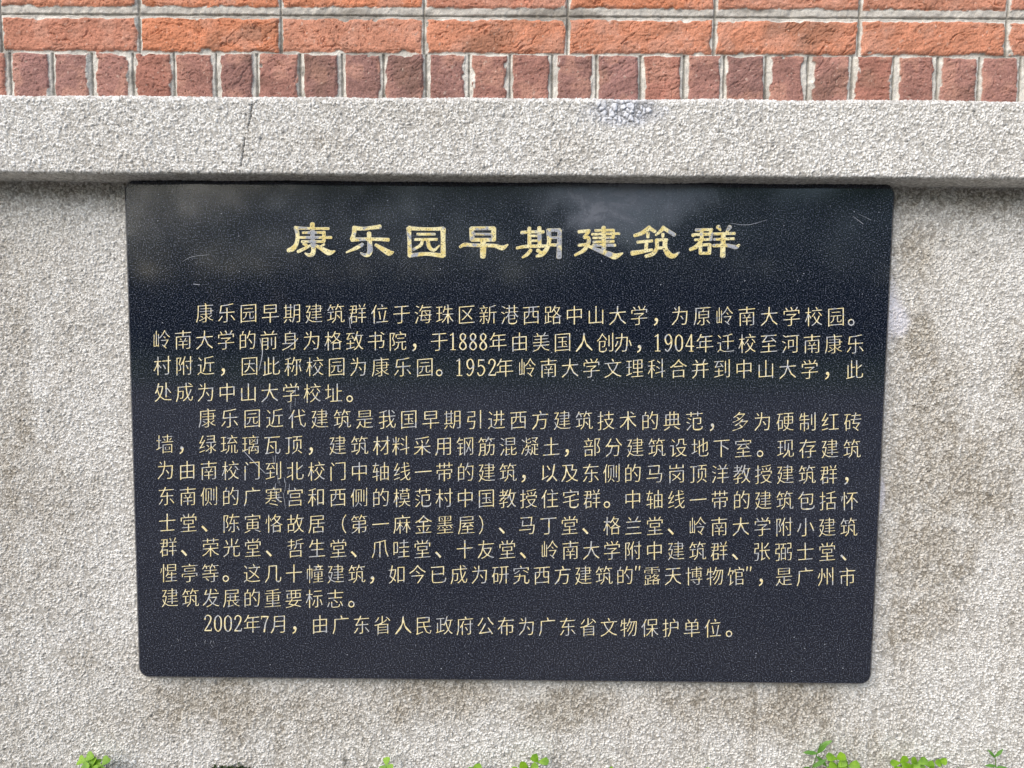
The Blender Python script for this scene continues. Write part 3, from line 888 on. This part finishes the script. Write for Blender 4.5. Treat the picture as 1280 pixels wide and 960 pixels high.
M_LEAF2 = leaf_mat('dull_leaf', (.075, .21, .028), (.15, .34, .05))
M_STEM = leaf_mat('green_stem', (.10, .22, .04), (.16, .28, .06))

def leaf(bm, base, d, nrm, ln, wd, shape, fold=0.25, curl=0.15):
    """a blade of quads along direction d, folded about its midrib"""
    d = Vector(d).normalized(); nrm = Vector(nrm); s = d.cross(nrm).normalized(); nrm = s.cross(d).normalized()
    n = 7; rows = []
    for i in range(n + 1):
        t = i / n
        if shape == 'round': w_ = wd * (math.sin(math.pi * min(1, t ** 0.75 * .98 + .02)) ** .6)
        elif shape == 'obovate': w_ = wd * (0.12 + 0.88 * math.sin(math.pi * .5 * min(1, t * 1.25))) * (1 if t < .8 else math.sqrt(max(0.02, 1 - ((t - .8) / .2) ** 2)))
        elif shape == 'heart': w_ = wd * (0.1 + .9 * math.sin(math.pi * .5 * min(1, t * 1.4)) ** 1.4) * (1 if t < .72 else math.sqrt(1 - .72 * ((t - .72) / .28) ** 2))
        else: w_ = wd * (math.sin(math.pi * (0.04 + .94 * t)) ** .8)
        mid = Vector(base) + d * ln * t * (1.0 if not (shape == 'heart' and i == n) else .86) + nrm * (-curl * ln * t * t)
        a = mid + s * w_ * .5 + nrm * fold * w_ * .5
        b = mid - s * w_ * .5 + nrm * fold * w_ * .5
        if shape == 'heart' and i == n:
            a += d * ln * .06; b += d * ln * .06
        rows.append((bm.verts.new(a), bm.verts.new(mid), bm.verts.new(b)))
    for r0, r1 in zip(rows[:-1], rows[1:]):
        bm.faces.new((r0[0], r0[1], r1[1], r1[0])); bm.faces.new((r0[1], r0[2], r1[2], r1[1]))

def stalk(bm, pts, r0, r1):
    pts = [Vector(p) for p in pts]; rings = []
    for i, p in enumerate(pts):
        d = (pts[min(i + 1, len(pts) - 1)] - pts[max(i - 1, 0)]).normalized()
        a = d.orthogonal().normalized(); b = d.cross(a); r = r0 + (r1 - r0) * i / (len(pts) - 1)
        rings.append([bm.verts.new(p + (a * math.cos(k * math.pi / 3) + b * math.sin(k * math.pi / 3)) * r) for k in range(6)])
    for q0, q1 in zip(rings[:-1], rings[1:]):
        for k in range(6): bm.faces.new((q0[k], q0[(k + 1) % 6], q1[(k + 1) % 6], q1[k]))

def plant(name, u, v_top, y, build, label, cat='weed', mat=None, seed=0, group=None):
    """plant whose tip stands where the photograph shows (u, v_top), rooted in the soil at depth y"""
    tip = on_plane(u, v_top, y)
    root = empty(name, (tip.x, y, -0.022), label, cat, group)
    sb, fb = bmesh.new(), bmesh.new()
    build(sb, fb, tip.z + 0.022, random.Random(seed))
    for nm, b, m in (('stem', sb, M_STEM), ('foliage', fb, mat or M_LEAF)):
        me = bpy.data.meshes.new(nm); b.to_mesh(me); b.free()
        for p in me.polygons: p.use_smooth = True
        o = bpy.data.objects.new(nm, me); COL.objects.link(o); me.materials.append(m); o.parent = root
    return root

def clover(nleaf, spread, size, shape='heart'):
    def f(sb, fb, H, r):
        for k in range(nleaf):
            a = 2 * math.pi * k / nleaf + r.uniform(-.3, .3)
            rad = spread * (0.25 + .75 * r.random())
            h = H - size * .45 - r.uniform(0, .35) * H * .5 - (0 if k % 3 == 0 else .006)
            top = Vector((math.cos(a) * rad, min(0.02, math.sin(a) * rad * .6 - .01), h))
            stalk(sb, [(0, 0, 0), tuple(top * .5 + Vector((0, 0, h * .15))), tuple(top)], .0011, .0008)
            face = Vector((r.uniform(-.3, .3), -.75, .65)).normalized()
            s0 = r.uniform(0, 2)
            for j in range(3):
                b = s0 + j * 2 * math.pi / 3
                e1 = Vector((1, 0, 0)); e2 = face.cross(e1).normalized(); e1 = e2.cross(face)
                d = e1 * math.cos(b) + e2 * math.sin(b) + face * .1
                leaf(fb, top, d, face, size * r.uniform(.85, 1.1), size * .95, shape, fold=.22, curl=.12)
    return f

def pinnate(fronds, pairs, lw, ll, spread, shape='obovate'):
    def f(sb, fb, H, r):
        H -= ll * .75
        for (dx, hh) in fronds:
            top = Vector((dx, r.uniform(-.012, .004), H * hh))
            mid = Vector((dx * .35, -.004, H * hh * .55))
            P = [Vector((0, 0, 0)), mid, top]
            stalk(sb, P, .0014, .0007)
            for k in range(pairs):
                t = 1 - k * (.62 / max(1, pairs - 1)) if pairs > 1 else 1
                q = mid + (top - mid) * max(0, (t - .3) / .7)
                ax = (top - mid).normalized()
                for sg in (-1, 1):
                    side = Vector((sg * abs(ax.z) + .001, 0, -sg * ax.x))
                    d = side * .9 + ax * .55 + Vector((0, r.uniform(-.45, 0), 0))
                    leaf(fb, q, d, Vector((r.uniform(-.2, .2), -.85, .5)), ll * r.uniform(.85, 1.1), lw * r.uniform(.9, 1.1), shape, fold=.15, curl=.1)
    return f

def sprout(lean, nodes, ll, lw):
    def f(sb, fb, H, r):
        H -= ll * .45
        top = Vector((lean, 0, H)); bend = Vector((-lean * .15, 0, H * .5))
        P = [Vector((0, 0, 0)), bend, top]
        stalk(sb, P, .0012, .0007)
        for (t, sg, el) in nodes:
            q = P[0].lerp(P[1], t * 2) if t < .5 else P[1].lerp(P[2], t * 2 - 1)
            leaf(fb, q, Vector((sg, r.uniform(-.35, .05), el)), Vector((0, -.7, .7)), ll * r.uniform(.85, 1.1), lw, 'lance', fold=.2, curl=.12)
    return f

plant('clover', 119, 941, -.035, clover(5, .022, .019), 'bright green clover at the wall foot below the left edge of the plaque', 'clover', seed=1)
plant('seedling', 482, 949, -.035, clover(1, .004, .015, 'obovate'), 'tiny green seedling with one leaf showing, left of the middle', 'seedling', seed=2)
plant('weed', 590, 953, -.035, clover(3, .014, .018, 'round'), 'small green weed just left of the larger clump at the middle', 'weed', seed=3)
plant('weed', 662, 944, -.04, pinnate([(-.018, .86), (.016, 1.0), (.0, .8)], 2, .015, .019, .02), 'bright green leafy clump at the middle of the wall foot', 'weed', seed=4)
plant('seedling', 758, 956, -.035, clover(2, .010, .014, 'round'), 'barely visible green seedling right of the middle leafy clump', 'seedling', seed=5)
plant('seedling', 881, 957, -.035, clover(2, .010, .013, 'round'), 'low green seedling below the plaque, left of the tall narrow-leaved sprout', 'seedling', seed=6)
plant('sprout', 1018, 920, -.03, sprout(.012, [(.92, 1, .75), (.80, -1, .12), (.74, .9, -.75), (.80, .35, .7), (.48, -1, -.3), (.42, 1, -.3), (.52, .3, .35), (.46, -.4, .3)], .030, .0078),
      'tallest sprout, thin stem with narrow dull green leaves', 'sprout', M_LEAF2, 7)
plant('weed', 1052, 936, -.04, pinnate([(-.012, 1.0), (.012, .78), (.034, .52)], 3, .016, .020, .02), 'green weed with paired rounded leaves beside the tallest sprout', 'weed', seed=8)
plant('weed', 1138, 940, -.04, pinnate([(-.020, .95), (-.003, .86), (.008, 1.0), (.026, .9), (.036, .7), (-.030, .7)], 3, .013, .020, .02), 'widest bright green leafy clump near the right end of the wall foot', 'weed', seed=9)
plant('weed', 1184, 946, -.03, pinnate([(-.012, 1.0), (.022, .72)], 2, .013, .015, .02, 'round'), 'small weed with round leaflets right of the widest leafy clump', 'weed', seed=10)
plant('sprout', 1247, 939, -.03, sprout(-.004, [(.98, .45, .7), (.95, -.5, .6), (.75, -1, .15), (.72, 1, .1), (.5, 1, -.35), (.48, -.9, .2)], .021, .006),
      'short narrow-leaved sprout at the far right', 'sprout', M_LEAF2, 11)
plant('seedling', 1032, 953, -.03, clover(2, .009, .011, 'lance'), 'tiny seedling between the tallest sprout and the paired-leaf weed', 'seedling', M_LEAF, 12)

def moss():
    bm = bmesh.new(); r = random.Random(5)
    for (u0, u1, n) in ((240, 335, 800), (325, 640, 160), (0, 245, 60), (640, 1280, 160)):
        x0 = on_plane(u0, 957, -.01).x; x1 = on_plane(u1, 957, -.01).x
        for k in range(n):
            px = min(x1 + .02, max(x0 - .02, r.gauss((x0 + x1) / 2, (x1 - x0) * .27))) if u0 == 240 else r.uniform(x0, x1)
            bell = math.exp(-((px - (x0 + x1) / 2) / ((x1 - x0) * .38)) ** 2) * (.6 + .8 * float(fbm(np.array([px * 60]), np.array([.5]), 2, 1)[0]))
            c = Vector((px, -.006 - abs(r.gauss(0, .010)), (-0.014 + .011 * bell if u0 == 240 else -0.010) + abs(r.gauss(0, .004)) * (1.1 if n > 500 else .6)))
            a = Vector((r.gauss(0, 1), r.gauss(0, 1), r.gauss(0, 1))).normalized() * r.uniform(.0015, .0035); b = a.orthogonal().normalized() * r.uniform(.0015, .003)
            bm.faces.new([bm.verts.new(c + p) for p in (a, b, -a, -b)])
    me = bpy.data.meshes.new('moss'); bm.to_mesh(me); bm.free()
    o = link_mesh('moss', me, leaf_mat('dark_moss', (.028, .05, .010), (.07, .11, .02)))
    tag(o, 'dark green moss creeping along the foot of the wall', 'moss', kind='stuff')
moss()

# ------------------------------------------------------------------ what the polished stone mirrors: a belt of trees across the lawn
def belt():
    n = 52000
    x = rng.uniform(-45, 45, n); dep = rng.uniform(0, 4, n)
    gap = np.exp(-((x - 3.6) / 2.4) ** 2) + .45 * np.exp(-((x - 10) / 3) ** 2)
    low = rng.random(n) < .35
    Ht = (5.6 + 3.6 * fbm(x * .33, dep * 0, 4, 2)) * (1 - .52 * np.clip(gap, 0, 1))
    z = np.where(low, 2.4, Ht) * rng.random(n)
    c = np.stack([x, -24 - dep, z], -1)
    a = rng.normal(size=(n, 3)); a /= np.linalg.norm(a, axis=1)[:, None]
    b = np.cross(a, rng.normal(size=(n, 3))); b /= np.linalg.norm(b, axis=1)[:, None]
    s = rng.uniform(.13, .34, n)[:, None]
    co = np.stack([c + a * s, c + b * s * .6, c - a * s, c - b * s * .6], 1).reshape(-1, 3)
    q = np.arange(n * 4).reshape(n, 4)
    o = link_mesh('distant_trees', arr_mesh('distant_trees', co, q, smooth=False), leaf_mat('far_leaf', (.06, .14, .028), (.12, .23, .045)))
    tag(o, 'belt of green trees across the lawn, seen only blurred in the polished plaque', 'trees', kind='stuff')
belt()
